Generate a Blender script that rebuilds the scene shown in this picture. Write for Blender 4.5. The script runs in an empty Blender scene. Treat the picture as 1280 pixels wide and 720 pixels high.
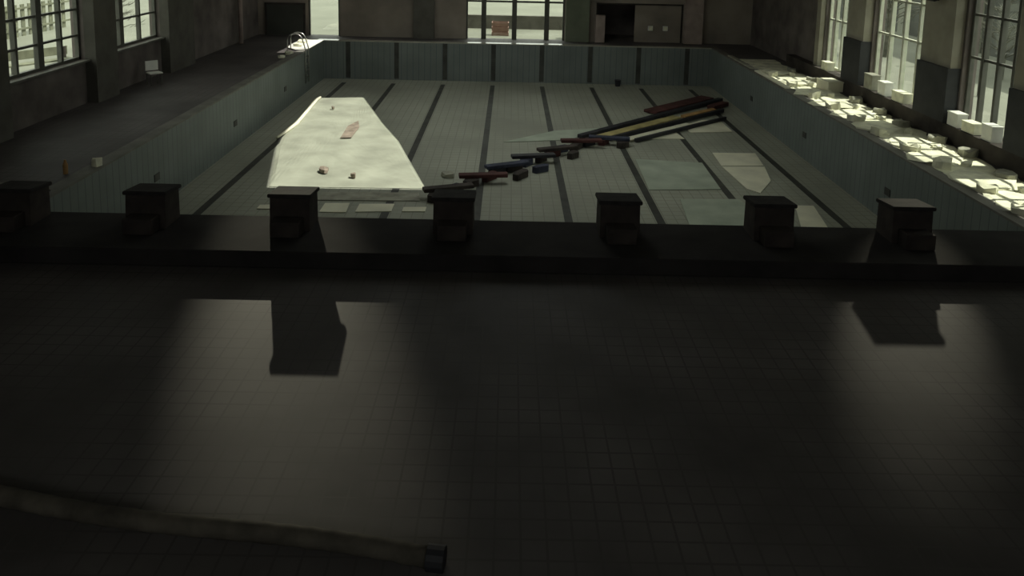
import bpy, bmesh, math, random
from mathutils import Vector, Matrix
random.seed(7)
C = bpy.context.scene.collection
sc = bpy.context.scene

# ------------------------------------------------------------------ camera, world, sun, exposure
cam_d = bpy.data.cameras.new('camera')
cam = bpy.data.objects.new('camera', cam_d); C.objects.link(cam); sc.camera = cam
cam_d.sensor_width = 36; cam_d.lens = 36 * 957.2 / 1280; cam_d.shift_y = -306.07 / 1280; cam_d.clip_end = 400
PITCH, YAW, ROLL = 0.1426, -0.0038, 0.0215
def cam_ray(u, v):
    c, s = math.cos(ROLL), math.sin(ROLL); u, v = c*u + s*v, -s*u + c*v
    fw, up = 1, -v
    c, s = math.cos(PITCH), math.sin(PITCH); y = c*fw + s*up; z = -s*fw + c*up
    c, s = math.cos(YAW), math.sin(YAW)
    return Vector((c*u - s*y, s*u + c*y, z))
F = cam_ray(0, 0); Rv = cam_ray(1, 0) - F; Uv = cam_ray(0, -1) - F
m = Matrix.Identity(4)
for i in range(3): m[i][0] = Rv[i]; m[i][1] = Uv[i]; m[i][2] = -F[i]
m.translation = (-0.4564, -14.0352, 5.7004)
cam.matrix_world = m

sc.view_settings.view_transform = 'Standard'; sc.view_settings.look = 'None'
sc.view_settings.gamma = 1; sc.view_settings.use_curve_mapping = False
sc.view_settings.exposure = 0.08

w = bpy.data.worlds.new('world'); sc.world = w; w.use_nodes = True
bg = w.node_tree.nodes['Background']
bg.inputs[0].default_value = (0.68, 0.71, 0.66, 1); bg.inputs[1].default_value = 2.6

sun_d = bpy.data.lights.new('sun', 'SUN'); sun = bpy.data.objects.new('sun', sun_d); C.objects.link(sun)
sun_d.energy = 5.0; sun_d.angle = 0.009; sun_d.color = (1.0, 0.98, 0.88)
TAN = math.tan(math.radians(60))
sun.rotation_euler = (0, math.radians(30), 0)      # shines down towards -X

def portal(loc, rot, sx, sy):
    d = bpy.data.lights.new('window_portal', 'AREA'); o = bpy.data.objects.new('window_portal', d); C.objects.link(o)
    d.shape = 'RECTANGLE'; d.size = sx; d.size_y = sy; d.cycles.is_portal = True
    o.location = loc; o.rotation_euler = rot
def added_flood(loc, aim, energy, ang):  # spots added out of view to make the pale glow on the near deck
    d = bpy.data.lights.new('added_beam', 'SPOT'); o = bpy.data.objects.new('added_beam', d); C.objects.link(o)
    d.energy = energy; d.spot_size = math.radians(ang); d.spot_blend = 1.0; d.shadow_soft_size = 0.1
    d.color = (1, 0.95, 0.72)
    o.location = loc
    o.rotation_euler = (Vector(aim) - Vector(loc)).to_track_quat('-Z', 'Y').to_euler()
added_flood((-13.3, 26.2, 7.6), (-3.5, -3.7, 0), 13000, 6.2)
added_flood((11.7, 8.5, 4.05), (5.8, -3.1, 0), 1600, 10)

# ------------------------------------------------------------------ materials
def mat(name, col, rough=0.8, var=0.25, scale=1.5, metal=0.0, bump=0.0, spec=0.3, detail=5):
    ma = bpy.data.materials.new(name); ma.use_nodes = True
    nt = ma.node_tree; b = nt.nodes['Principled BSDF']
    b.inputs['Roughness'].default_value = rough; b.inputs['Metallic'].default_value = metal
    b.inputs['Specular IOR Level'].default_value = spec
    tc = nt.nodes.new('ShaderNodeTexCoord')
    n = nt.nodes.new('ShaderNodeTexNoise'); n.inputs['Scale'].default_value = scale; n.inputs['Detail'].default_value = detail
    nt.links.new(tc.outputs['Object'], n.inputs['Vector'])
    r = nt.nodes.new('ShaderNodeValToRGB')
    r.color_ramp.elements[0].position = 0.3; r.color_ramp.elements[1].position = 0.7
    r.color_ramp.elements[0].color = (*[c*(1-var) for c in col], 1)
    r.color_ramp.elements[1].color = (*[min(1, c*(1+var)) for c in col], 1)
    nt.links.new(n.outputs['Fac'], r.inputs['Fac']); nt.links.new(r.outputs['Color'], b.inputs['Base Color'])
    if bump:
        bp = nt.nodes.new('ShaderNodeBump'); bp.inputs['Strength'].default_value = bump; bp.inputs['Distance'].default_value = 0.02
        nt.links.new(n.outputs['Fac'], bp.inputs['Height']); nt.links.new(bp.outputs['Normal'], b.inputs['Normal'])
    return ma
def tile_mat(name, col, grout, size, rough=0.5, var=0.3, scale=0.8, spec=0.3):
    ma = mat(name, col, rough, var, scale, spec=spec); nt = ma.node_tree; b = nt.nodes['Principled BSDF']
    ramp = [n for n in nt.nodes if n.type == 'VALTORGB'][0]; tc = [n for n in nt.nodes if n.type == 'TEX_COORD'][0]
    br = nt.nodes.new('ShaderNodeTexBrick'); br.offset = 0
    br.inputs['Scale'].default_value = 1; br.inputs['Brick Width'].default_value = size; br.inputs['Row Height'].default_value = size
    br.inputs['Mortar Size'].default_value = size*0.05
    br.inputs['Mortar'].default_value = (*grout, 1)
    nt.links.new(tc.outputs['Object'], br.inputs['Vector'])
    nt.links.new(ramp.outputs['Color'], br.inputs['Color1']); nt.links.new(ramp.outputs['Color'], br.inputs['Color2'])
    nt.links.new(br.outputs['Color'], b.inputs['Base Color'])
    return ma
M = {}
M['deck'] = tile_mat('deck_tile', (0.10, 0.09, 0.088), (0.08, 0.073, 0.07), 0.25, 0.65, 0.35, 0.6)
M['poolfloor'] = tile_mat('pool_floor_tile', (0.35, 0.36, 0.295), (0.28, 0.285, 0.235), 0.3, 0.7, 0.18, 0.35)
M['poolwall'] = tile_mat('pool_wall_tile', (0.18, 0.205, 0.195), (0.12, 0.14, 0.14), 0.3, 0.6, 0.15, 0.6)
M['line'] = mat('lane_line_tile', (0.06, 0.062, 0.055), 0.6, 0.3, 2)
M['coping'] = mat('coping_stone', (0.17, 0.165, 0.145), 0.7, 0.2, 2)
M['coping_far'] = mat('door_lit_coping', (0.34, 0.33, 0.28), 0.18, 0.15, 2, spec=0.7)  # same coping made paler and glossier for the door light on the far rim
M['wall'] = mat('brown_wall', (0.26, 0.225, 0.19), 0.85, 0.3, 0.5)
M['wall_dark'] = mat('dark_brick_wall', (0.15, 0.13, 0.12), 0.9, 0.4, 0.9)
M['ceiling'] = mat('ceiling_plaster', (0.4, 0.38, 0.34), 0.9, 0.2, 0.6)
M['block'] = mat('block_concrete', (0.045, 0.036, 0.032), 0.85, 0.35, 3)
M['block_top'] = mat('block_grip', (0.03, 0.027, 0.026), 0.9, 0.3, 6)
M['platform'] = mat('platform_concrete', (0.028, 0.025, 0.024), 0.9, 0.4, 1.2)
M['frame'] = mat('window_frame_paint', (0.10, 0.10, 0.085), 0.6, 0.15, 3)
M['frame_pale'] = mat('pale_window_frame_paint', (0.55, 0.56, 0.46), 0.6, 0.15, 3)
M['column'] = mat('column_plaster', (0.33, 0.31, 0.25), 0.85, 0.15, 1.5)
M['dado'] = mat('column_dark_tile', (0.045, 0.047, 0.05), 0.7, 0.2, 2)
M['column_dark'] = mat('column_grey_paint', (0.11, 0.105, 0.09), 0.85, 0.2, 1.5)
M['plinth'] = mat('dark_plinth', (0.05, 0.043, 0.038), 0.9, 0.4, 2)
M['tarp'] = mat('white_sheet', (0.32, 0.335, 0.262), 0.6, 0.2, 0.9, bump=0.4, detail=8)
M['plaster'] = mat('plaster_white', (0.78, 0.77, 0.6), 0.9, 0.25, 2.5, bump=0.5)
M['plaster_grey'] = mat('plaster_grey', (0.36, 0.355, 0.29), 0.9, 0.3, 2.5, bump=0.5)
M['board'] = mat('pale_board', (0.78, 0.76, 0.6), 0.85, 0.12, 1.2)
M['board_green'] = mat('greenish_board', (0.42, 0.47, 0.38), 0.85, 0.15, 1.2)
M['rust'] = mat('rusted_steel', (0.085, 0.035, 0.032), 0.8, 0.4, 2)
M['darksteel'] = mat('dark_steel', (0.03, 0.03, 0.035), 0.6, 0.3, 2)
M['orange'] = mat('orange_timber', (0.42, 0.25, 0.10), 0.8, 0.3, 2)
M['yellow'] = mat('yellow_timber', (0.42, 0.36, 0.16), 0.8, 0.3, 2)
M['timber'] = mat('dark_timber', (0.055, 0.045, 0.04), 0.85, 0.45, 3)
M['timber_blue'] = mat('bluish_scrap', (0.05, 0.055, 0.085), 0.8, 0.4, 3)
M['chrome'] = mat('dull_chrome', (0.45, 0.45, 0.42), 0.35, 0.1, 3, metal=0.9)
M['hose'] = mat('dusty_hose', (0.085, 0.075, 0.06), 0.85, 0.4, 4)
M['white'] = mat('white_plastic', (0.8, 0.8, 0.74), 0.5, 0.08, 3)
M['pink'] = mat('pinkish_render', (0.36, 0.29, 0.26), 0.85, 0.2, 2)
M['green_paint'] = mat('grey_green_paint', (0.16, 0.18, 0.13), 0.8, 0.2, 1)
M['ground'] = mat('outside_snow', (0.165, 0.17, 0.138), 0.9, 0.14, 0.25)
M['hedge'] = mat('outside_building', (0.075, 0.078, 0.068), 0.9, 0.3, 0.4)
M['pilaster'] = mat('outside_pilaster', (0.2, 0.205, 0.165), 0.9, 0.2, 0.6)
M['fence'] = mat('weathered_fence', (0.15, 0.155, 0.11), 0.9, 0.3, 2)
M['bark'] = mat('bark', (0.10, 0.10, 0.08), 0.9, 0.3, 4)
M['stain'] = mat('brown_stain', (0.24, 0.20, 0.155), 0.8, 0.35, 4)
M['crate'] = mat('faded_crate', (0.26, 0.16, 0.13), 0.8, 0.2, 3)
M['red'] = mat('faded_red', (0.38, 0.14, 0.10), 0.7, 0.2, 3)
gl = bpy.data.materials.new('window_glass'); gl.use_nodes = True; nt = gl.node_tree; nt.nodes.clear()
o_ = nt.nodes.new('ShaderNodeOutputMaterial'); mx = nt.nodes.new('ShaderNodeMixShader'); tr = nt.nodes.new('ShaderNodeBsdfTransparent')
gs = nt.nodes.new('ShaderNodeBsdfGlossy'); gs.inputs['Roughness'].default_value = 0.02; mx.inputs[0].default_value = 0.05
tr.inputs[0].default_value = (0.95, 0.97, 0.93, 1)
nt.links.new(tr.outputs[0], mx.inputs[1]); nt.links.new(gs.outputs[0], mx.inputs[2]); nt.links.new(mx.outputs[0], o_.inputs[0])
M['glass'] = gl

# ------------------------------------------------------------------ helpers
def obj(name, bm, ma, parent=None, kind=None, smooth=False):
    me = bpy.data.meshes.new(name); bm.normal_update(); bm.to_mesh(me); bm.free()
    me.materials.append(M[ma])
    if smooth:
        for p in me.polygons: p.use_smooth = True
    o = bpy.data.objects.new(name, me); C.objects.link(o)
    if parent: o.parent = parent
    if kind: o['kind'] = kind
    return o
def tag(o, label, cat, group=None):
    o['label'] = label; o['category'] = cat
    if group: o['group'] = group
    return o
def thing(name, label, cat, loc=(0, 0, 0), rz=0, group=None):
    o = bpy.data.objects.new(name, None); C.objects.link(o); o.location = loc; o.rotation_euler = (0, 0, rz)
    return tag(o, label, cat, group)
def bx(bm, x0, x1, y0, y1, z0, z1, mtx=None):
    v = [bm.verts.new((x, y, z)) for x in (x0, x1) for y in (y0, y1) for z in (z0, z1)]
    for f in ((0, 1, 3, 2), (4, 6, 7, 5), (0, 4, 5, 1), (2, 3, 7, 6), (0, 2, 6, 4), (1, 5, 7, 3)): bm.faces.new([v[i] for i in f])
    if mtx: bmesh.ops.transform(bm, matrix=mtx, verts=v)
    return v
def box(name, ma, *a, parent=None, kind=None, bev=0):
    bm = bmesh.new(); bx(bm, *a)
    if bev: bmesh.ops.bevel(bm, geom=bm.edges[:], offset=bev, segments=2, affect='EDGES')
    return obj(name, bm, ma, parent, kind)
def tube(bm, pts, r, n=8, closed=False):
    rings = []
    P = [Vector(p) for p in pts]
    for i, p in enumerate(P):
        d = (P[min(i+1, len(P)-1)] - P[max(i-1, 0)]).normalized()
        a = d.cross(Vector((0, 0, 1)) if abs(d.z) < 0.9 else Vector((1, 0, 0))).normalized(); b = d.cross(a)
        rr = r[i] if isinstance(r, (list, tuple)) else r
        rings.append([bm.verts.new(p + rr*(math.cos(t)*a + math.sin(t)*b)) for t in [2*math.pi*k/n for k in range(n)]])
    for A, B in zip(rings, rings[1:]):
        for k in range(n): bm.faces.new((A[k], A[(k+1) % n], B[(k+1) % n], B[k]))
    bm.faces.new(rings[0][::-1]); bm.faces.new(rings[-1])
def prism(bm, poly, z0, z1):
    lo = [bm.verts.new((x, y, z0)) for x, y in poly]; hi = [bm.verts.new((x, y, z1)) for x, y in poly]
    n = len(poly); bm.faces.new(hi); bm.faces.new(lo[::-1])
    for i in range(n): bm.faces.new((lo[i], lo[(i+1) % n], hi[(i+1) % n], hi[i]))
def beam(p, q, wd, ht, name, ma, parent=None):
    """a bar of rectangular section whose underside runs from p to q"""
    p, q = Vector(p), Vector(q); d = q - p; L = d.length
    bm = bmesh.new(); bx(bm, 0, L, -wd/2, wd/2, 0, ht)
    bmesh.ops.bevel(bm, geom=bm.edges[:], offset=min(wd, ht)*0.12, segments=1, affect='EDGES')
    o = obj(name, bm, ma, parent)
    o.location = p; o.rotation_euler = (0, -math.atan2(d.z, math.hypot(d.x, d.y)), math.atan2(d.y, d.x))
    return o
def chunk(name, ma, loc, size, thick, rz=0, tilt=(0, 0), n=7, seed=0):
    """broken slab with an irregular outline"""
    rnd = random.Random(seed)
    poly = []
    for k in range(n):
        a = 2*math.pi*(k + rnd.uniform(-0.3, 0.3))/n; r = rnd.uniform(0.65, 1.05)
        poly.append((math.cos(a)*r*size[0]/2, math.sin(a)*r*size[1]/2))
    bm = bmesh.new(); prism(bm, poly, 0, thick)
    for v in bm.verts:
        if v.co.z > thick/2: v.co += Vector((rnd.uniform(-.08, .08)*size[0], rnd.uniform(-.08, .08)*size[1], rnd.uniform(-.3, .3)*thick))
    mt = Matrix.Rotation(tilt[0], 4, 'X') @ Matrix.Rotation(tilt[1], 4, 'Y')
    bmesh.ops.transform(bm, matrix=mt, verts=bm.verts[:])
    zmin = min(v.co.z for v in bm.verts)
    bmesh.ops.translate(bm, verts=bm.verts[:], vec=(0, 0, -zmin))
    o = obj(name, bm, ma); o.location = loc; o.rotation_euler = (0, 0, rz)
    return o

# ------------------------------------------------------------------ setting: pool shell
XL, XR, YN, YF, H = -14.0, 12.6, -17.0, 27.0, 8.0
PD = 1.95; K = 0.972
def ring_mesh(outer, holes, z, thick):
    bm = bmesh.new(); edges = []
    for poly in [outer] + holes:
        vs = [bm.verts.new((x, y, 0)) for x, y in poly]
        edges += [bm.edges.new((vs[i], vs[(i+1) % len(vs)])) for i in range(len(vs))]
    bmesh.ops.triangle_fill(bm, use_beauty=True, use_dissolve=False, edges=edges, normal=(0, 0, 1))
    r = bmesh.ops.extrude_face_region(bm, geom=bm.faces[:])
    bmesh.ops.translate(bm, verts=[v for v in r['geom'] if isinstance(v, bmesh.types.BMVert)], vec=(0, 0, -thick))
    bmesh.ops.recalc_face_normals(bm, faces=bm.faces[:])
    bmesh.ops.translate(bm, verts=bm.verts[:], vec=(0, 0, z))
    return bm
def rect(x0, x1, y0, y1): return [(x0, y0), (x1, y0), (x1, y1), (x0, y1)]
obj('floor', ring_mesh(rect(XL-.4, XR+.4, YN-.4, YF+.4), [rect(-10.3, 10.3, -.3, 25.3)], 0, 0.3), 'deck', kind='structure')

floor_bm = bmesh.new(); bx(floor_bm, -10.3, 10.3, -.3, 25.3, -PD-.3, -PD)
pool_floor = obj('pool_floor', floor_bm, 'poolfloor', kind='structure')
for nm, a in (('pool_wall_left', (-10.3, -10, -.3, 25.3, -PD, 0)), ('pool_wall_right', (10, 10.3, -.3, 25.3, -PD, 0)),
              ('pool_wall_near', (-10, 10, -.3, 0, -PD, 0)), ('pool_wall_far', (-10, 10, 25, 25.3, -PD, 0))):
    # tile texture runs in object XY, so stand each wall's mesh up from a flat one
    box(nm, 'poolwall', *a, kind='structure')
cb = bmesh.new()
for a in ((-10.35, -10, -.0, 25, 0, .05), (10, 10.35, 0, 25, 0, .05)): bx(cb, *a)
obj('pool_coping', cb, 'coping', kind='structure')
box('pool_coping', 'coping_far', -10.35, 10.35, 25, 25.45, 0, .05, kind='structure')
lanes = [(k-4.5)*2.5 for k in range(1, 9)]
for X in lanes:
    box('lane_line', 'line', X-.11, X+.11, 1.0, 24.0, -PD, -PD+.006, parent=pool_floor)
pw = bpy.data.objects['pool_wall_far']
for X in lanes:
    b = bmesh.new(); bx(b, X-.12, X+.12, 24.988, 25, -PD+.06, 0)
    obj('lane_target', b, 'line', pw)
# small gutter holes and depth plate on side walls
for Y in (6, 12, 18):
    box('wall_inlet', 'line', 9.98, 10.0, Y, Y+.3, -1.2, -1.0, parent=bpy.data.objects['pool_wall_right'])
    box('wall_inlet', 'line', -10.0, -9.98, Y, Y+.3, -1.2, -1.0, parent=bpy.data.objects['pool_wall_left'])

# ------------------------------------------------------------------ setting: hall shell
WL = [(5.9, 10.15), (11.5, 15.45)]                      # left windows (y0, y1)
WR = [(0.8, 3.8), (5.0, 7.65), (9.5, 13.2), (14.8, 17.4)]
ZL0, ZL1, ZR0, ZR1 = 1.42, 4.9, 0.5, 4.7
def wall_along_y(name, x0, x1, wins, z0, z1, ma):
    bm = bmesh.new(); ys = [YN-.4]
    for a, b in wins: ys += [a, b]
    ys.append(YF+.4)
    for i in range(0, len(ys), 2): bx(bm, x0, x1, ys[i], ys[i+1], 0, H)
    for a, b in wins: bx(bm, x0, x1, a, b, 0, z0); bx(bm, x0, x1, a, b, z1, H)
    return obj(name, bm, ma, kind='structure')
wall_along_y('wall_left', XL-.4, XL, WL, ZL0, ZL1, 'wall_dark')
wall_along_y('wall_right', XR, XR+.4, WR, ZR0, ZR1, 'wall_dark')
bm = bmesh.new()                                       # far wall with openings
DO = [(-11.3, -9.6, 2.6), (-2.8, 2.5, 2.6), (4.2, 8.9, 2.1)]
xs = XL
for a, b, h in DO:
    bx(bm, xs, a, YF, YF+.4, 0, H); bx(bm, a, b, YF, YF+.4, h, H); xs = b
bx(bm, xs, XR, YF, YF+.4, 0, H)
obj('wall_far', bm, 'wall', kind='structure')
bm = bmesh.new()                                       # near wall; high openings added unseen behind the camera for fill light
WN = [(-11, -7), (-5, -1), (1, 5), (7, 11)]
bx(bm, XL, XR, YN-.4, YN, 0, 4.6); bx(bm, XL, XR, YN-.4, YN, 7.2, H)
for a, b in zip([XL] + [v[1] for v in WN], [v[0] for v in WN] + [XR]): bx(bm, a, b, YN-.4, YN, 4.6, 7.2)
obj('wall_near', bm, 'wall_dark', kind='structure')
for a, b in WN: portal(((a+b)/2, YN-.45, 5.9), (math.pi/2, 0, 0), b-a, 2.6)
# unseen roof, openings cut to shape the sunlight: each opening is the sunlit shape on the ground moved up along the sun's direction
def lift(poly, zt): return [(x + (H - zt)/TAN, y) for x, y in poly]
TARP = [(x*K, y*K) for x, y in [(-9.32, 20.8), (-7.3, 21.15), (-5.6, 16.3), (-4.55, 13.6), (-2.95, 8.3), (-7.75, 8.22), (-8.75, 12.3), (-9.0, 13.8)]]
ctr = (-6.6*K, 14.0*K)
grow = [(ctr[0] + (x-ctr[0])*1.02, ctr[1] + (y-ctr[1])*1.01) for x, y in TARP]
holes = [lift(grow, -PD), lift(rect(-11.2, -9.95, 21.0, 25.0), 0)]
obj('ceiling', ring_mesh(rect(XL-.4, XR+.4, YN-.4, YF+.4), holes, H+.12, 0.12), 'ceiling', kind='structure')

# windows (structure, with frame, mullions and panes)
def window(name, x, y0, y1, z0, z1, mull, bars, fm, wide=()):
    root = bpy.data.objects.new(name, None); C.objects.link(root); root['kind'] = 'structure'
    root.location = (x, (y0+y1)/2, z0)
    cy = (y0+y1)/2
    def L(*a): return (a[0]-x, a[1]-x, a[2]-cy, a[3]-cy, a[4]-z0, a[5]-z0)
    b = bmesh.new()
    bx(b, *L(x-.06, x+.06, y0, y0+.09, z0, z1)); bx(b, *L(x-.06, x+.06, y1-.09, y1, z0, z1))
    bx(b, *L(x-.06, x+.06, y0, y1, z0, z0+.09)); bx(b, *L(x-.06, x+.06, y0, y1, z1-.09, z1))
    obj('window_frame', b, fm, root)
    for k, y in enumerate(mull):
        t = .13 if k in wide else .05
        box('mullion', fm, *L(x-.07, x+.07, y-t, y+t, z0+.09, z1-.09), parent=root)
    for z in bars: box('glazing_bar', fm, *L(x-.045, x+.045, y0+.09, y1-.09, z-.035, z+.035), parent=root)
    ms = [y0+.09] + list(mull) + [y1-.09]
    for a, c in zip(ms, ms[1:]): box('pane', 'glass', *L(x-.004, x+.004, a, c, z0+.09, z1-.09), parent=root)
    return root
window('window_1', XL-.2, 5.9, 10.15, ZL0, ZL1, [7.0, 8.1, 9.15], [2.2, 3.03, 3.9], 'frame', wide=(1,))
window('window_2', XL-.2, 11.5, 15.45, ZL0, ZL1, [12.8, 14.15], [2.4, 3.4], 'frame', wide=(0,))
for i, (a, b) in enumerate(WR):
    n = 3
    window('window_%d' % (i+3), XR+.2, a, b, ZR0, ZR1, [a + (b-a)*k/(n+1) for k in range(1, n+1)], [2.48, 3.7], 'frame' if i < 2 else 'frame_pale', wide=())
box('window_sill', 'coping', XL-.02, XL+.16, 5.8, 10.25, 1.36, 1.42, kind='structure')
box('window_sill', 'coping', XL-.02, XL+.16, 11.4, 15.55, 1.36, 1.42, kind='structure')
# left wall pilasters
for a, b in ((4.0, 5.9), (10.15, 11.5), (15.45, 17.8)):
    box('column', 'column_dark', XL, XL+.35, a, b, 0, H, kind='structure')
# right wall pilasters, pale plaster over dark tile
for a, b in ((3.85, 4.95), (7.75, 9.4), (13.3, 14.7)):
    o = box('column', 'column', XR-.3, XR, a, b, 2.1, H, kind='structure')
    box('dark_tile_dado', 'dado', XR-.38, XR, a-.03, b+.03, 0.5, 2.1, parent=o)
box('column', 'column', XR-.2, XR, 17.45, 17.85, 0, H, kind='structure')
box('trim_1', 'plinth', 12.22, XR, -2.0, 20.5, 0, .5, kind='structure')
# far wall doors
def doorframe(name, x0, x1, h, y=YF+.12, mull=(), transom=None, ma='frame', rail=None, glass=True):
    root = bpy.data.objects.new(name, None); C.objects.link(root); root['kind'] = 'structure'; root.location = (0, y, 0)
    b = bmesh.new(); bx(b, x0, x0+.09, -.06, .06, 0, h); bx(b, x1-.09, x1, -.06, .06, 0, h); bx(b, x0, x1, -.06, .06, h-.09, h)
    obj('door_frame', b, ma, root)
    for mm in mull: box('door_mullion', ma, mm-.13, mm+.13, -.06, .06, 0, h-.09, parent=root)
    if transom: box('transom_bar', ma, x0+.09, x1-.09, -.05, .05, transom-.05, transom+.05, parent=root)
    if rail: box('door_rail', ma, x0+.09, x1-.09, -.04, .04, rail-.08, rail+.08, parent=root)
    if glass:
        ms = [x0+.09] + list(mull) + [x1-.09]
        for a, c in zip(ms, ms[1:]): box('pane', 'glass', a, c, -.004, .004, .02, h-.09, parent=root)
    return root
doorframe('door_1', -11.3, -9.6, 2.6)
doorframe('door_2', -2.8, 2.5, 2.6, mull=(-1.85, -.2, 1.55), transom=2.05)
r3 = doorframe('door_3', -13.6, -11.45, 1.75, y=YF-.06, glass=False, ma='plinth')
box('door_leaf', 'hedge', -13.5, -11.55, -.02, .03, 0, 1.66, parent=r3)
r4 = doorframe('door_4', 4.2, 8.9, 2.1, glass=False, ma='plinth')
box('door_leaf', 'wall', 6.3, 8.8, -.02, .03, 0, 2.0, parent=r4)
box('door_post', 'pink', 4.15, 4.65, -.5, -.1, 0, 1.45, parent=r4)
bm = bmesh.new()
bx(bm, 4.0, 9.1, YF+3.2, YF+3.4, -.3, 2.6); bx(bm, 4.0, 4.15, YF+.4, YF+3.4, -.3, 2.6); bx(bm, 8.95, 9.1, YF+.4, YF+3.4, -.3, 2.6); bx(bm, 4.0, 9.1, YF+.4, YF+3.4, -.28, -.02); bx(bm, 4.0, 9.1, YF+.4, YF+3.4, 2.5, 2.7)
obj('wall_storeroom', bm, 'wall_dark', kind='structure')
box('column', 'green_paint', 2.55, 3.8, YF-.35, YF, 0, H, kind='structure')
box('column', 'column_dark', -5.6, -4.5, YF-.3, YF, 0, H, kind='structure')
box('column', 'pink', 8.95, 9.9, YF-.3, YF, 0, H, kind='structure')
for x in (7.15, 7.95):
    pass

# portals at the openings
for a, b in WL: portal((XL-.45, (a+b)/2, (ZL0+ZL1)/2), (0, -math.pi/2, 0), ZL1-ZL0, b-a)
for a, b in WR: portal((XR+.45, (a+b)/2, (ZR0+ZR1)/2), (0, math.pi/2, 0), ZR1-ZR0, b-a)
portal((-10.45, YF+.45, 1.3), (-math.pi/2, 0, 0), 1.7, 2.6); portal((-.15, YF+.45, 1.3), (-math.pi/2, 0, 0), 5.3, 2.6)
portal((-.2, 14.6, H+.2), (0, 0, 0), 7, 13.5); portal((-5.85, 22.75, H+.2), (0, 0, 0), 1.2, 3.4)

# ------------------------------------------------------------------ outside
bm = bmesh.new()
for a in ((XL-160, XL-.4, -60, 160), (XR+.4, XR+160, -60, 160), (XL-.4, XR+.4, YF+.4, 160), (XL-.4, XR+.4, -60, YN-.4)): bx(bm, *a, -.5, -.3)
obj('ground_outside', bm, 'ground', kind='structure')
def building(loc, label, W_, D_, Hh, n):
    t = thing('outbuilding', label, 'building', loc)
    box('wall', 'hedge', 0, D_, 0, W_, 0, Hh, parent=t)
    box('roof', 'plinth', -.4, D_+.4, -.4, W_+.4, Hh, Hh+.3, parent=t)
    for k in range(n):
        y = (k+.5)*W_/n
        box('pilaster', 'pilaster', -.25, 0, y-.35, y+.35, 0, Hh, parent=t)
    return t
building((25.5, 14, -.3), 'long grey outbuilding with pale pilasters seen through the right windows', 44, 5, 9, 11)
# picket fence behind the left windows
t = thing('picket_fence', 'weathered picket fence outside the left windows', 'fence', (-26.5, 16, -.3))
for k in range(3): box('rail', 'fence', .05, .12, 0, 15, .35+k*.55, .45+k*.55, parent=t)
for k in range(24): box('picket', 'fence', 0, .05, k*.62, k*.62+.3, 0, 1.7, parent=t)
t = thing('garden_bench', 'pale low bench outside the nearest left window', 'bench', (-20.2, 15.4, -.3), -.5)
box('seat', 'fence', 0, .5, 0, 2.6, .42, .48, parent=t); box('backrest', 'fence', -.06, 0, 0, 2.6, .6, .95, parent=t)
for x in (0, .42):
    for y in (.1, 2.42): box('leg', 'plinth', x, x+.08, y, y+.08, 0, .42 if x else .95, parent=t)
# bare tree behind the second left window
def tree(loc, label, h, seed, spread=1.0):
    rnd = random.Random(seed); t = thing('bare_tree', label, 'tree', loc)
    bm = bmesh.new(); tube(bm, [(0, 0, 0), (.05, .02, h*.35), (-.03, .05, h*.7), (0, 0, h)], [h*.022, h*.017, h*.01, h*.004], 7)
    obj('trunk', bm, 'bark', t)
    bm = bmesh.new()
    for k in range(46):
        z = h*rnd.uniform(.22, .93); a = rnd.uniform(0, 6.28); l = (h-z)*.55*spread+h*.08; z2 = z + l*rnd.uniform(.2, .7)
        p = Vector((0, 0, z)); q = Vector((math.cos(a)*l, math.sin(a)*l, z2)); mid = (p+q)/2 + Vector((0, 0, .1*l))
        tube(bm, [p, mid, q], [h*.008, h*.005, h*.002], 5)
        for s in range(4):
            a2 = a + rnd.uniform(-1.2, 1.2); l2 = l*rnd.uniform(.25, .5); f = rnd.uniform(.4, .95); b0 = p.lerp(q, f)
            tube(bm, [b0, b0 + Vector((math.cos(a2)*l2, math.sin(a2)*l2, l2*.6))], [h*.004, h*.0015], 4)
    obj('branches', bm, 'bark', t)
tree((-19.6, 22.8, -.3), 'small bare tree outside the second left window', 3.0, 3)
tree((19.2, 25.5, -.3), 'tall bare tree outside the farthest right window', 5, 8)
tree((21.5, 19.5, -.3), 'bare sapling outside the right windows beyond the first column', 4, 12)
def post(loc, h, label):
    t = thing('fence_post', label, 'post', loc); box('shaft', 'frame', -.09, .09, -.09, .09, 0, h, parent=t); box('cap', 'plinth', -.12, .12, -.12, .12, h, h+.06, parent=t)
post((18.2, 15.6, -.3), 1.9, 'dark square fence post outside the nearest right window')
post((19.6, 22.6, -.3), 1.9, 'dark square fence post outside the right windows beside the sapling')
tag(box('parapet', 'column_dark', -4.5, 5.5, 34, 34.4, -.3, .55), 'low grey wall outside the glazed double doors', 'wall')
t = thing('crate', 'faded red crate outside the glazed double doors', 'crate', (-1.0, 31, -.3))
bm = bmesh.new()
for z in (0, .28, .56): bx(bm, -.5, .5, -.4, -.36, z+.02, z+.22); bx(bm, -.5, .5, .36, .4, z+.02, z+.22); bx(bm, -.5, -.46, -.36, .36, z+.02, z+.22); bx(bm, .46, .5, -.36, .36, z+.02, z+.22)
obj('slatted_side', bm, 'crate', t)
for x in (-.46, .4):
    for y in (-.36, .3): box('corner_post', 'crate', x, x+.06, y, y+.06, 0, .82, parent=t)
def lathe(bm, prof, n=16):
    rings = [[bm.verts.new((r*math.cos(2*math.pi*k/n), r*math.sin(2*math.pi*k/n), z)) for k in range(n)] for r, z in prof]
    for A, B in zip(rings, rings[1:]):
        for k in range(n): bm.faces.new((A[k], A[(k+1) % n], B[(k+1) % n], B[k]))
    bm.faces.new(rings[0][::-1]); bm.faces.new(rings[-1])
bm = bmesh.new(); lathe(bm, [(.27, 0), (.29, .02), (.29, .28), (.31, .3), (.29, .32), (.29, .58), (.31, .6), (.29, .62), (.29, .86), (.27, .88)])
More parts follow.
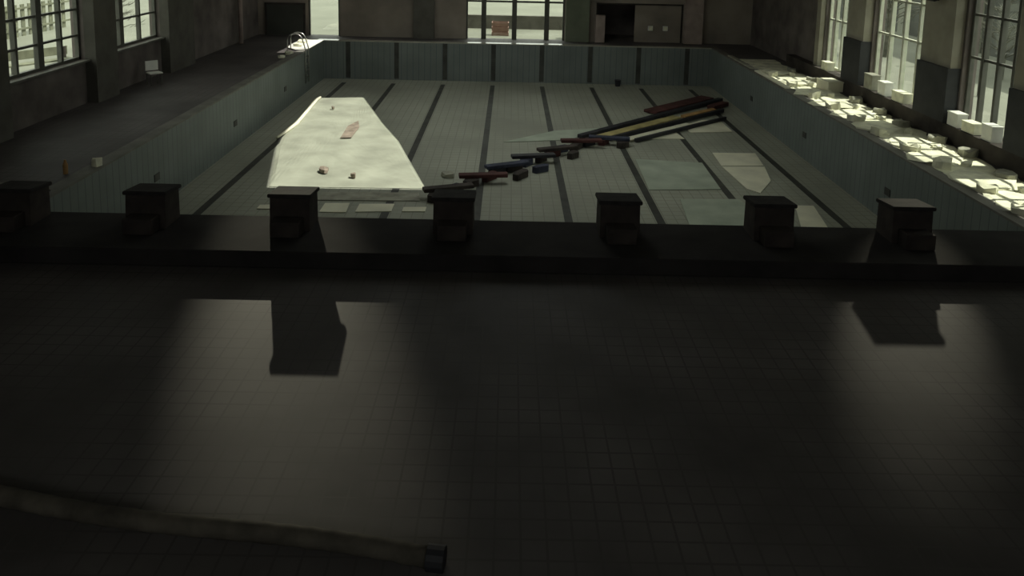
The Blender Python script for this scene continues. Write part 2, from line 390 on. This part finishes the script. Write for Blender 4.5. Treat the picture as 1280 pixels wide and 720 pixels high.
o = obj('barrel', bm, 'red', smooth=False); o.location = (15.6, 13.2, -.3)
tag(o, 'orange-red ribbed barrel outside behind the middle right window', 'barrel')

# ------------------------------------------------------------------ near end: raised platform and starting blocks
PZ = .30
bm = bmesh.new(); bx(bm, -12.5, 12.2, -1.75, -.12, 0, PZ); bmesh.ops.bevel(bm, geom=bm.edges[:], offset=.02, segments=1, affect='EDGES')
obj('starting_platform', bm, 'platform', kind='structure')
def starting_block(x, label, tall=0):
    t = thing('starting_block', label, 'starting block', (x, -.55, PZ), 0, 'starting blocks at the near end of the pool')
    bm = bmesh.new()
    bw, tw = .36, .355
    lo = [(-bw, -.30, 0), (bw, -.30, 0), (bw, .30, 0), (-bw, .30, 0)]; hi = [(-tw, -.27, .60+tall), (tw, -.27, .60+tall), (tw, .30, .54+tall), (-tw, .30, .54+tall)]
    a = [bm.verts.new(p) for p in lo]; b = [bm.verts.new(p) for p in hi]
    bm.faces.new(a[::-1]); bm.faces.new(b)
    for i in range(4): bm.faces.new((a[i], a[(i+1) % 4], b[(i+1) % 4], b[i]))
    obj('pedestal', bm, 'block', t)
    bm = bmesh.new(); vs = bx(bm, -.39, .39, -.32, .35, 0, .07)
    bmesh.ops.bevel(bm, geom=bm.edges[:], offset=.012, segments=2, affect='EDGES')
    p = obj('sloping_top', bm, 'block_top', t); p.location = (0, 0, .585+tall); p.rotation_euler = (-.105, 0, 0)
    bm = bmesh.new(); bx(bm, -.26, .26, -.62, -.30, 0, .28); bmesh.ops.bevel(bm, geom=bm.edges[:], offset=.012, segments=1, affect='EDGES')
    obj('rear_step', bm, 'block', t)
    bm = bmesh.new(); tube(bm, [(-.27, .30, .40), (-.27, .46, .40), (.27, .46, .40), (.27, .30, .40)], .016, 8)
    obj('hand_rail', bm, 'darksteel', t)
names = ['leftmost dark starting block half cut off by the picture edge', 'dark starting block second from the left, level with the second lane line',
         'dark starting block in front of the large bright sheet', 'dark starting block below the lower end of the scrap pile, near the centre',
         'dark starting block just right of the centre of the pool end', 'dark starting block beside the small painted sun patch at the pool end',
         'faint rightmost dark starting block in front of the right pool wall']
for X, n in zip([-9.35, -6.93, -4.34, -1.4, 1.61, 4.39, 6.89], names): starting_block(X, n)

# ------------------------------------------------------------------ the big white sheet on the pool floor
from mathutils import noise as mnoise
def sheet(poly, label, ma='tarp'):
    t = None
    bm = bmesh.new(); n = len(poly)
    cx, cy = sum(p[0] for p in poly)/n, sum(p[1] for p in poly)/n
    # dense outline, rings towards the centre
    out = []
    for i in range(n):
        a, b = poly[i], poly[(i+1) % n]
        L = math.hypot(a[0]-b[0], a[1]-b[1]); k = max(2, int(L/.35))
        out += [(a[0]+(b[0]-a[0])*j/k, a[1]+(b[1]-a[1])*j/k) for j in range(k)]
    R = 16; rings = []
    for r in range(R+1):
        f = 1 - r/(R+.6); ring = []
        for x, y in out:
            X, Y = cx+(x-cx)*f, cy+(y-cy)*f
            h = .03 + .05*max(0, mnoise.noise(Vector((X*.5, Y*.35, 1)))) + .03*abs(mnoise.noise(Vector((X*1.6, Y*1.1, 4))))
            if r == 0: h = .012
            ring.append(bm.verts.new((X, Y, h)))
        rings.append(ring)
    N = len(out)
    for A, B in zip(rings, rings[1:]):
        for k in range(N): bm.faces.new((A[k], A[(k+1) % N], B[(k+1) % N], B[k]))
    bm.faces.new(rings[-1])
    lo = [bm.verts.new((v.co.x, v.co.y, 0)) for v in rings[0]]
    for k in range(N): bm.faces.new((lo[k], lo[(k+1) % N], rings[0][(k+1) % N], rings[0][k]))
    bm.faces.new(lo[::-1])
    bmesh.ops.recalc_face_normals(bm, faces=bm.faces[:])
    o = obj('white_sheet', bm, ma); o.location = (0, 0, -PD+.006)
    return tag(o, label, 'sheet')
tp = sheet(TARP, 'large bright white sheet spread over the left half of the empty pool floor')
bm = bmesh.new(); pts = [(x*K, y*K, z) for x, y, z in [(-9.12, 13.6, .07), (-8.95, 15.6, .09), (-9.1, 17.8, .1), (-9.28, 20.0, .09), (-9.25, 20.7, .07)]]
tube(bm, pts, [.05, .08, .07, .08, .05], 8); obj('rolled_edge', bm, 'board', tp, smooth=True)
bm = bmesh.new(); prism(bm, [(x*K, y*K) for x, y in [(-6.75, 13.6), (-6.35, 13.7), (-6.35, 15.2), (-6.6, 16.3), (-6.85, 15.4)]], .095, .1)
obj('brown_stain', bm, 'stain', tp)

for x, y, sz, wv in [(-6.23, 9.35, .55, 'largest brown lump on the large white sheet'), (-7.9, 17.9, .22, 'small brown lump at the far end of the large white sheet'), (-5.2, 8.85, .3, 'small brown lump near the lower edge of the large white sheet')]:
    o = chunk('debris_lump', 'stain', (x, y, -PD+.08), (sz*.7, sz), .1, .4, seed=int(sz*1000)); tag(o, wv, 'debris', 'lumps lying on the white sheet')
# boards and scraps on the pool floor; the first few paint sun patches
def board(poly, label, ma='board', z=0, t=.02, name='board_or_sun_patch', group='pale boards on the pool floor'):
    bm = bmesh.new(); prism(bm, [(x*K, y*K) for x, y in poly], 0, t); o = obj(name, bm, ma); o.location = (0, 0, -PD+.007+z)
    return tag(o, label, 'board', group)
board([(6.95, 15.8), (8.75, 16.05), (8.75, 18.0), (7.95, 17.95), (6.9, 16.9)], 'sun patch put in as a pale board on the pool floor under the upper end of the long poles')  # sunlight on the floor, put into pale board shapes
board([(7.1, 12.9), (8.7, 12.95), (8.5, 11.4), (7.0, 11.3)], 'sun patch put in as a pale board across the seventh lane line, farther half of the pair')
board([(7.0, 11.2), (8.5, 11.3), (8.2, 9.75), (7.45, 8.5), (7.15, 8.9)], 'sun patch put in as a pale board across the seventh lane line, nearer half of the pair')
board([(8.15, 7.45), (8.7, 7.45), (8.4, 5.6), (7.65, 5.6)], 'small sun patch put in as a pale board at the near end beside the sixth starting block')
board([(5.2, 14.7), (6.5, 14.8), (6.3, 16.2)], 'small pale triangular board right of the poles beside the seventh lane line', 'board')
board([(-.6, 13.8), (2.0, 14.3), (3.3, 16.2), (1.4, 15.6)], 'long greenish board beyond the scrap pile, near the fifth lane line', 'board_green')
board([(4.0, 8.6), (6.3, 8.8), (6.4, 11.6), (4.1, 11.9)], 'wide dull green board between the sixth and seventh lane lines', 'board_green')
board([(4.6, 5.7), (7.0, 5.8), (6.6, 7.9), (4.8, 7.8)], 'wide dull green board just behind the sixth starting block', 'board_green')
board([(-5.7, 6.15), (-4.95, 6.15), (-5.0, 6.9), (-5.7, 6.85)], 'bright square scrap below the large sheet, left one of two')
board([(-4.7, 6.2), (-3.7, 6.3), (-3.7, 6.9), (-4.7, 6.85)], 'bright rectangular scrap below the large sheet, right one of two')
board([(-7.5, 6.3), (-7.15, 6.3), (-7.15, 6.65), (-7.5, 6.6)], 'tiny bright scrap left of the third starting block')
board([(-3.4, 6.3), (-2.75, 6.35), (-2.75, 6.7), (-3.4, 6.65)], 'narrow bright scrap at the lower end of the scrap pile')
board([(-6.0, 7.1), (-3.0, 7.2), (-3.1, 7.9), (-6.0, 7.8)], 'dull grey strip of board along the lower edge of the large sheet', 'plaster_grey')

# ------------------------------------------------------------------ long poles and timbers
def pole(p, q, wd, ht, ma, label, name='steel_pole'):
    o = beam((p[0]*K, p[1]*K, p[2]+.025), (q[0]*K, q[1]*K, q[2]+.025), wd, ht, name, ma); return tag(o, label, 'pole', 'long poles and timbers on the pool floor')
Z0 = -PD + .01
pole((2.35, 14.5, Z0), (9.85, 21.95, Z0), .26, .14, 'darksteel', 'longest dark steel beam reaching towards the far right pool corner', 'steel_beam')
pole((5.9, 19.0, Z0), (9.3, 22.3, Z0), .7, .12, 'rust', 'wide dark red plank at the upper end of the long poles', 'timber_plank')
pole((8.85, 20.0, Z0), (9.8, 20.95, Z0), .36, .18, 'rust', 'short dark red plank beside the upper end of the longest beam', 'timber_plank')
pole((2.95, 14.35, Z0), (6.9, 18.1, Z0), .42, .10, 'yellow', 'yellowish timber lying beside the longest dark beam', 'timber_plank')
pole((7.2, 18.2, Z0), (8.95, 19.7, Z0), .28, .12, 'orange', 'orange timber in line with the yellowish one, towards the pool corner', 'timber_plank')
pole((3.45, 14.2, Z0), (9.3, 19.5, Z0), .13, .16, 'darksteel', 'thin dark steel pole just below the yellowish timber')
pole((3.95, 14.15, Z0), (7.2, 17.0, Z0), .34, .06, 'board', 'pale plank lying between the two thin steel poles', 'timber_plank')
pole((4.45, 14.1, Z0), (9.0, 18.05, Z0), .13, .14, 'darksteel', 'thin dark steel pole, lowest of the parallel poles')
# scrap pile: a line of dark broken timbers running down to the lower left
scrap = [(-2.5, 7.4), (-2.05, 8.0), (-1.55, 8.7), (-1.0, 9.35), (-.75, 10.0), (-.2, 10.4), (.2, 11.0), (.75, 11.5), (1.2, 12.1), (1.5, 12.7), (2.1, 13.1), (2.6, 13.7), (3.2, 13.9), (.0, 9.6), (.7, 10.3), (3.9, 13.5), (1.9, 12.0)]
kinds = ['timber', 'timber_blue', 'timber', 'rust', 'darksteel', 'timber', 'timber_blue', 'timber', 'rust', 'timber_blue', 'timber', 'darksteel', 'rust', 'timber', 'timber_blue', 'timber', 'timber']
where = ['at the lowest left end of the scrap pile', 'one up from the lowest left end of the scrap pile', 'crossing the fourth lane line at the scrap pile foot', 'in the lower left third of the scrap pile, reddish',
         'thin and steel-dark in the lower third of the scrap pile', 'just below the middle of the scrap pile', 'bluish, in the middle of the scrap pile', 'just above the middle of the scrap pile',
         'reddish, on the fifth lane line', 'bluish, on the fifth lane line', 'in the upper right third of the scrap pile', 'steel-dark in the upper third of the scrap pile',
         'reddish, where the scrap pile meets the long poles', 'apart on the scrap pile near side, lower half', 'bluish, apart on the scrap pile near side', 'at the upper right end of the scrap pile below the poles', 'on the near side of the scrap pile, upper half']
rnd = random.Random(5)
for i, ((x, y), k, wv) in enumerate(zip(scrap, kinds, where)):
    L = rnd.uniform(.5, .68); a = math.radians(rnd.uniform(25, 55)); t = .2
    bm = bmesh.new(); wd = rnd.uniform(.25, .42)
    prism(bm, [(-L/2, -wd/2), (L/2-.1, -wd/2*.8), (L/2, 0), (L/2-.06, wd/2), (-L/2+.15, wd/2*.9), (-L/2-.06, .02)], 0, t)
    o = obj('broken_timber', bm, k); o.location = (x*K, y*K, Z0); o.rotation_euler = (0, 0, a)
    tag(o, 'broken dark timber ' + wv, 'timber', 'scrap timbers on the pool floor')
top_pieces = [(-2.2, 7.7, 20, 'at the lower left end'), (-1.2, 8.95, 8, 'over the fourth lane line'), (-.45, 10.1, 25, 'just below the middle'), (.45, 11.2, 12, 'in the middle'),
              (1.35, 12.2, 22, 'over the fifth lane line'), (2.3, 13.3, 5, 'in the upper right third'), (3.4, 13.75, -8, 'at the upper right end')]
for i, (x, y, a, wv) in enumerate(top_pieces):
    bm = bmesh.new(); bx(bm, -.75, .75, -.14, .14, 0, .11); bmesh.ops.bevel(bm, geom=bm.edges[:], offset=.015, segments=1, affect='EDGES')
    o = obj('loose_plank', bm, ['timber', 'rust', 'timber_blue', 'darksteel'][i % 4]); o.location = (x*K, y*K, Z0+.203); o.rotation_euler = (0, 0, math.radians(a))
    tag(o, 'dark loose plank on top of the scrap pile ' + wv, 'plank', 'planks on top of the scrap pile')
o = chunk('rubble_lump', 'plaster_grey', (-2.3, 9.3, Z0), (.6, .5), .12, 0, seed=91); tag(o, 'small grey rubble lump beside the scrap pile foot', 'rubble', 'rubble on the pool floor')
bm = bmesh.new(); lathe(bm, [(.13, 0), (.16, .3), (.17, .32), (.15, .31)], 14); o = obj('bucket', bm, 'darksteel'); o.location = (5.15, 24.5, -PD+.006)
tag(o, 'small dark bucket at the foot of the far pool wall', 'bucket')
o = box('rag', 'white', -.12, .12, -.05, .05, 0, .02)
o.location = (9.6, 6.3, Z0); bpy.data.objects.remove(o)
o = chunk('plaster_lump', 'board', (8.95, 4.6, Z0), (.5, .25), .12, 0, seed=92); tag(o, 'small bright lump on the pool floor beside the rightmost starting block', 'rubble', 'rubble on the pool floor')

bm = bmesh.new(); rnd = random.Random(77); L_, R_ = [], []
for k in range(70):
    y = 1.2 + k*.3; L_.append((10.42 + rnd.uniform(-.05, .14), y)); R_.append((12.1 + rnd.uniform(-.12, .08), y))
prism(bm, L_[::1] + R_[::-1], 0, .012)
bmesh.ops.triangulate(bm, faces=[f for f in bm.faces if len(f.verts) > 4])
o = obj('plaster_dust', bm, 'plaster', kind='stuff'); o.location.z = .001
tag(o, 'crushed pale plaster and dust spread along the right deck', 'plaster dust')
# ------------------------------------------------------------------ right deck: plaster sheets and rubble in the sun
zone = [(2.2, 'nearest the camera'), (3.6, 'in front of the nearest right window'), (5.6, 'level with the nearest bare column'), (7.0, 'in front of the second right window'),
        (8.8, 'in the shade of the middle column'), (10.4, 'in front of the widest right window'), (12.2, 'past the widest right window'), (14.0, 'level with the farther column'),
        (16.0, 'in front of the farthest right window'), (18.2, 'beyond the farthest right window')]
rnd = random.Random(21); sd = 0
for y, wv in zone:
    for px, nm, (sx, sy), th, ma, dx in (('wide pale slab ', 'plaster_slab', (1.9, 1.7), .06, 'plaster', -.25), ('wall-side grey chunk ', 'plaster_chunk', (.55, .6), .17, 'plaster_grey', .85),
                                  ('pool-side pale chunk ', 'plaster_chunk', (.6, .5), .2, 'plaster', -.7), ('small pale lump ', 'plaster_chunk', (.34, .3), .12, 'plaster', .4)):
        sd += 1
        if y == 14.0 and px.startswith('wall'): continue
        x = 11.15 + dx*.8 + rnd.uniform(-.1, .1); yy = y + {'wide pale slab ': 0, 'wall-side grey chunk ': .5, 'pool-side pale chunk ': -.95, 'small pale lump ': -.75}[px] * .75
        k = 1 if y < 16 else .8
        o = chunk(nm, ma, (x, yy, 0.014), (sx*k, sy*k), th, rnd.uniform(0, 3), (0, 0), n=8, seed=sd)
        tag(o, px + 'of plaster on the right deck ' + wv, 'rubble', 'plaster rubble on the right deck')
o = beam((10.2, 14.6, .052), (10.2, 18.3, .052), .22, .06, 'timber_plank', 'board'); tag(o, 'long pale plank lying along the pool edge on the right deck', 'plank')
o = beam((10.2, 19.0, .052), (10.2, 22.4, .052), .22, .05, 'timber_plank', 'plaster_grey'); tag(o, 'grey plank along the pool edge at the far right corner', 'plank')
# pale box and bags on the plinth under the windows
def cardboard(x, y, z, s, rz, label, ma='white'):
    t = thing('storage_box', label, 'box', (x, y, z), rz, 'pale boxes under the right windows')
    box('body', ma, -s[0]/2, s[0]/2, -s[1]/2, s[1]/2, 0, s[2], parent=t, bev=.008)
    box('lid', ma, -s[0]/2-.01, s[0]/2+.01, -s[1]/2-.01, s[1]/2+.01, s[2], s[2]+.04, parent=t)
cardboard(12.42, 11.6, .5, (.3, .5, .42), 0, 'upright white box on the plinth below the widest right window')
cardboard(12.42, 10.5, .5, (.3, .7, .3), .05, 'low white box on the plinth beside the middle column', 'plaster')
cardboard(12.42, 12.6, .5, (.3, .6, .5), 0, 'large greyish box on the plinth below the widest right window', 'plaster_grey')
cardboard(12.42, 7.35, .5, (.3, .5, .36), 0, 'white box on the plinth just past the middle column')
cardboard(12.42, 6.6, .5, (.3, .55, .26), .04, 'flat pale box on the plinth below the second right window', 'plaster')
cardboard(12.42, 5.75, .5, (.3, .45, .4), 0, 'white box on the plinth beside the nearest column')
cardboard(12.42, 16.4, .5, (.3, .6, .3), 0, 'pale box on the plinth below the farthest right window', 'plaster')
cardboard(11.85, 14.75, .014, (.6, .9, .35), .1, 'yellowish pale box on the deck by the farther column', 'board')

# ------------------------------------------------------------------ far left corner: pool ladder and bright rubble
def ladder(x, y, rz, label):
    t = thing('pool_ladder', label, 'ladder', (x, y, 0), rz)
    for s in (-.27, .27):
        bm = bmesh.new()
        pts = [(-.75, s, .0), (-.75, s, .55)] + [(-.40-.35*math.cos(a), s, .55+.30*math.sin(a)) for a in [math.pi*k/8 for k in range(1, 8)]] + [(-.02, s, .5), (.09, s, .1), (.09, s, -1.5)]
        tube(bm, pts, .028, 8); obj('hand_rail', bm, 'chrome', t, smooth=True)
    for z in (-.3, -.6, -.9, -1.2): box('tread', 'chrome', .02, .14, -.25, .25, z, z+.03, parent=t)
ladder(-10.05, 21.6, 0, 'bent metal pool ladder rails at the far left corner')
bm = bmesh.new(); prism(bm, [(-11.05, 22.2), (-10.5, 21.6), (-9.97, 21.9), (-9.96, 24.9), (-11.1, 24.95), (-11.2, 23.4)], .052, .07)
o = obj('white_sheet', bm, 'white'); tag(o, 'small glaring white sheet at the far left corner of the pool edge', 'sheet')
for i, (x, y, s, wv) in enumerate([(-10.75, 23.9, 1.1, 'large bright slab in the far left corner of the deck'), (-10.6, 22.7, .8, 'bright slab beside the pool ladder'),
                                   (-10.5, 20.6, .6, 'bright chunk on the left pool edge before the ladder'), (-10.55, 19.6, .45, 'small bright chunk on the left pool edge, nearest the camera')]):
    o = chunk('plaster_slab', 'plaster', (x, y, .071 if y > 21.5 else 0), (s*.7, s), .12, 0, seed=200+i); tag(o, wv, 'rubble', 'plaster slabs at the far left corner')
# left deck bits
t = thing('plastic_chair', 'small white plastic chair near the left wall past the second window', 'chair', (-13.25, 13.2, 0), .8)
box('seat', 'white', -.22, .22, -.22, .22, .42, .46, parent=t); box('backrest', 'white', -.22, .22, .2, .24, .5, .85, parent=t)
for x in (-.2, .17):
    for y in (-.2, .19): box('leg', 'frame', x, x+.03, y, y+.03, 0, .42 if y < 0 else .5, parent=t)
bm = bmesh.new(); tube(bm, [(0, 0, 0), (0, 0, 6.0)], .11, 12); o = obj('vertical_pipe', bm, 'pink', smooth=True); o.location = (-13.75, 23.6, 0)
tag(o, 'pale pinkish vertical pipe on the far left wall', 'pipe')
for x, wv in ((7.15, 'left'), (7.95, 'right')):
    t = thing('wall_box', wv + ' one of two small pale boxes on the dark far door', 'box', (x, YF-.02, .78), 0, 'small pale boxes on the far door')
    box('body', 'white', -.13, .13, -.06, .06, -.13, .13, parent=t, bev=.01); box('cover', 'plaster', -.1, .1, -.075, -.06, -.1, .1, parent=t)
o = chunk('plaster_chunk', 'plaster', (-9.25+-.9, 3.5, .05), (.3, .3), .15, 0, seed=300); tag(o, 'small pale chunk on the left pool edge', 'rubble')
o = chunk('plaster_chunk', 'plaster_grey', (-10.7, 1.2, 0), (.9, .7), .25, 0, seed=301); tag(o, 'dull grey chunk on the near left corner of the deck', 'rubble')
bm = bmesh.new(); lathe(bm, [(.05, 0), (.055, .22), (.03, .28), (.022, .33)], 12); o = obj('bottle', bm, 'orange'); o.location = (-10.6, 3.0, 0)
tag(o, 'small orange bottle standing on the left pool edge', 'bottle')

# ------------------------------------------------------------------ foreground hose
bm = bmesh.new(); pts = []
for k in range(60):
    f = k/59; x = -7.6 + f*6.5; y = -6.83 - 1.02*f + .05*math.sin(f*9)
    pts.append((x, y, .09))
rr = [.085 + .008*(k % 2) for k in range(60)]
tube(bm, pts, rr, 12); o = obj('hose', bm, 'hose', smooth=True)
tag(o, 'thick dusty hose lying across the dark deck at the lower left', 'hose')
bm = bmesh.new(); tube(bm, [pts[-1], (pts[-1][0]+.16, pts[-1][1]-.02, .09)], .11, 14); obj('coupling', bm, 'darksteel', o)

# ------------------------------------------------------------------ two floodlights added out of view for the glow on the near deck
def added_flood_fixture(loc, rz, tilt, label):
    t = thing('added_floodlight', label, 'lamp', loc, rz)
    h = box('housing', 'darksteel', -.22, .22, -.02, .18, -.16, .16, parent=t, bev=.02); h.rotation_euler = (tilt, 0, 0)
    b = bmesh.new(); bx(b, -.26, -.235, -.02, .3, -.03, .03); bx(b, .235, .26, -.02, .3, -.03, .03); bx(b, -.26, .26, .28, .31, -.05, .05)
    obj('bracket', b, 'darksteel', t)
added_flood_fixture((-13.3, 26.66, 7.62), 0, .25, 'added unseen lamp high on the far left wall above the door')
added_flood_fixture((11.97, 8.6, 4.13), -math.pi/2, .25, 'added unseen lamp on the middle right column above the tiles')
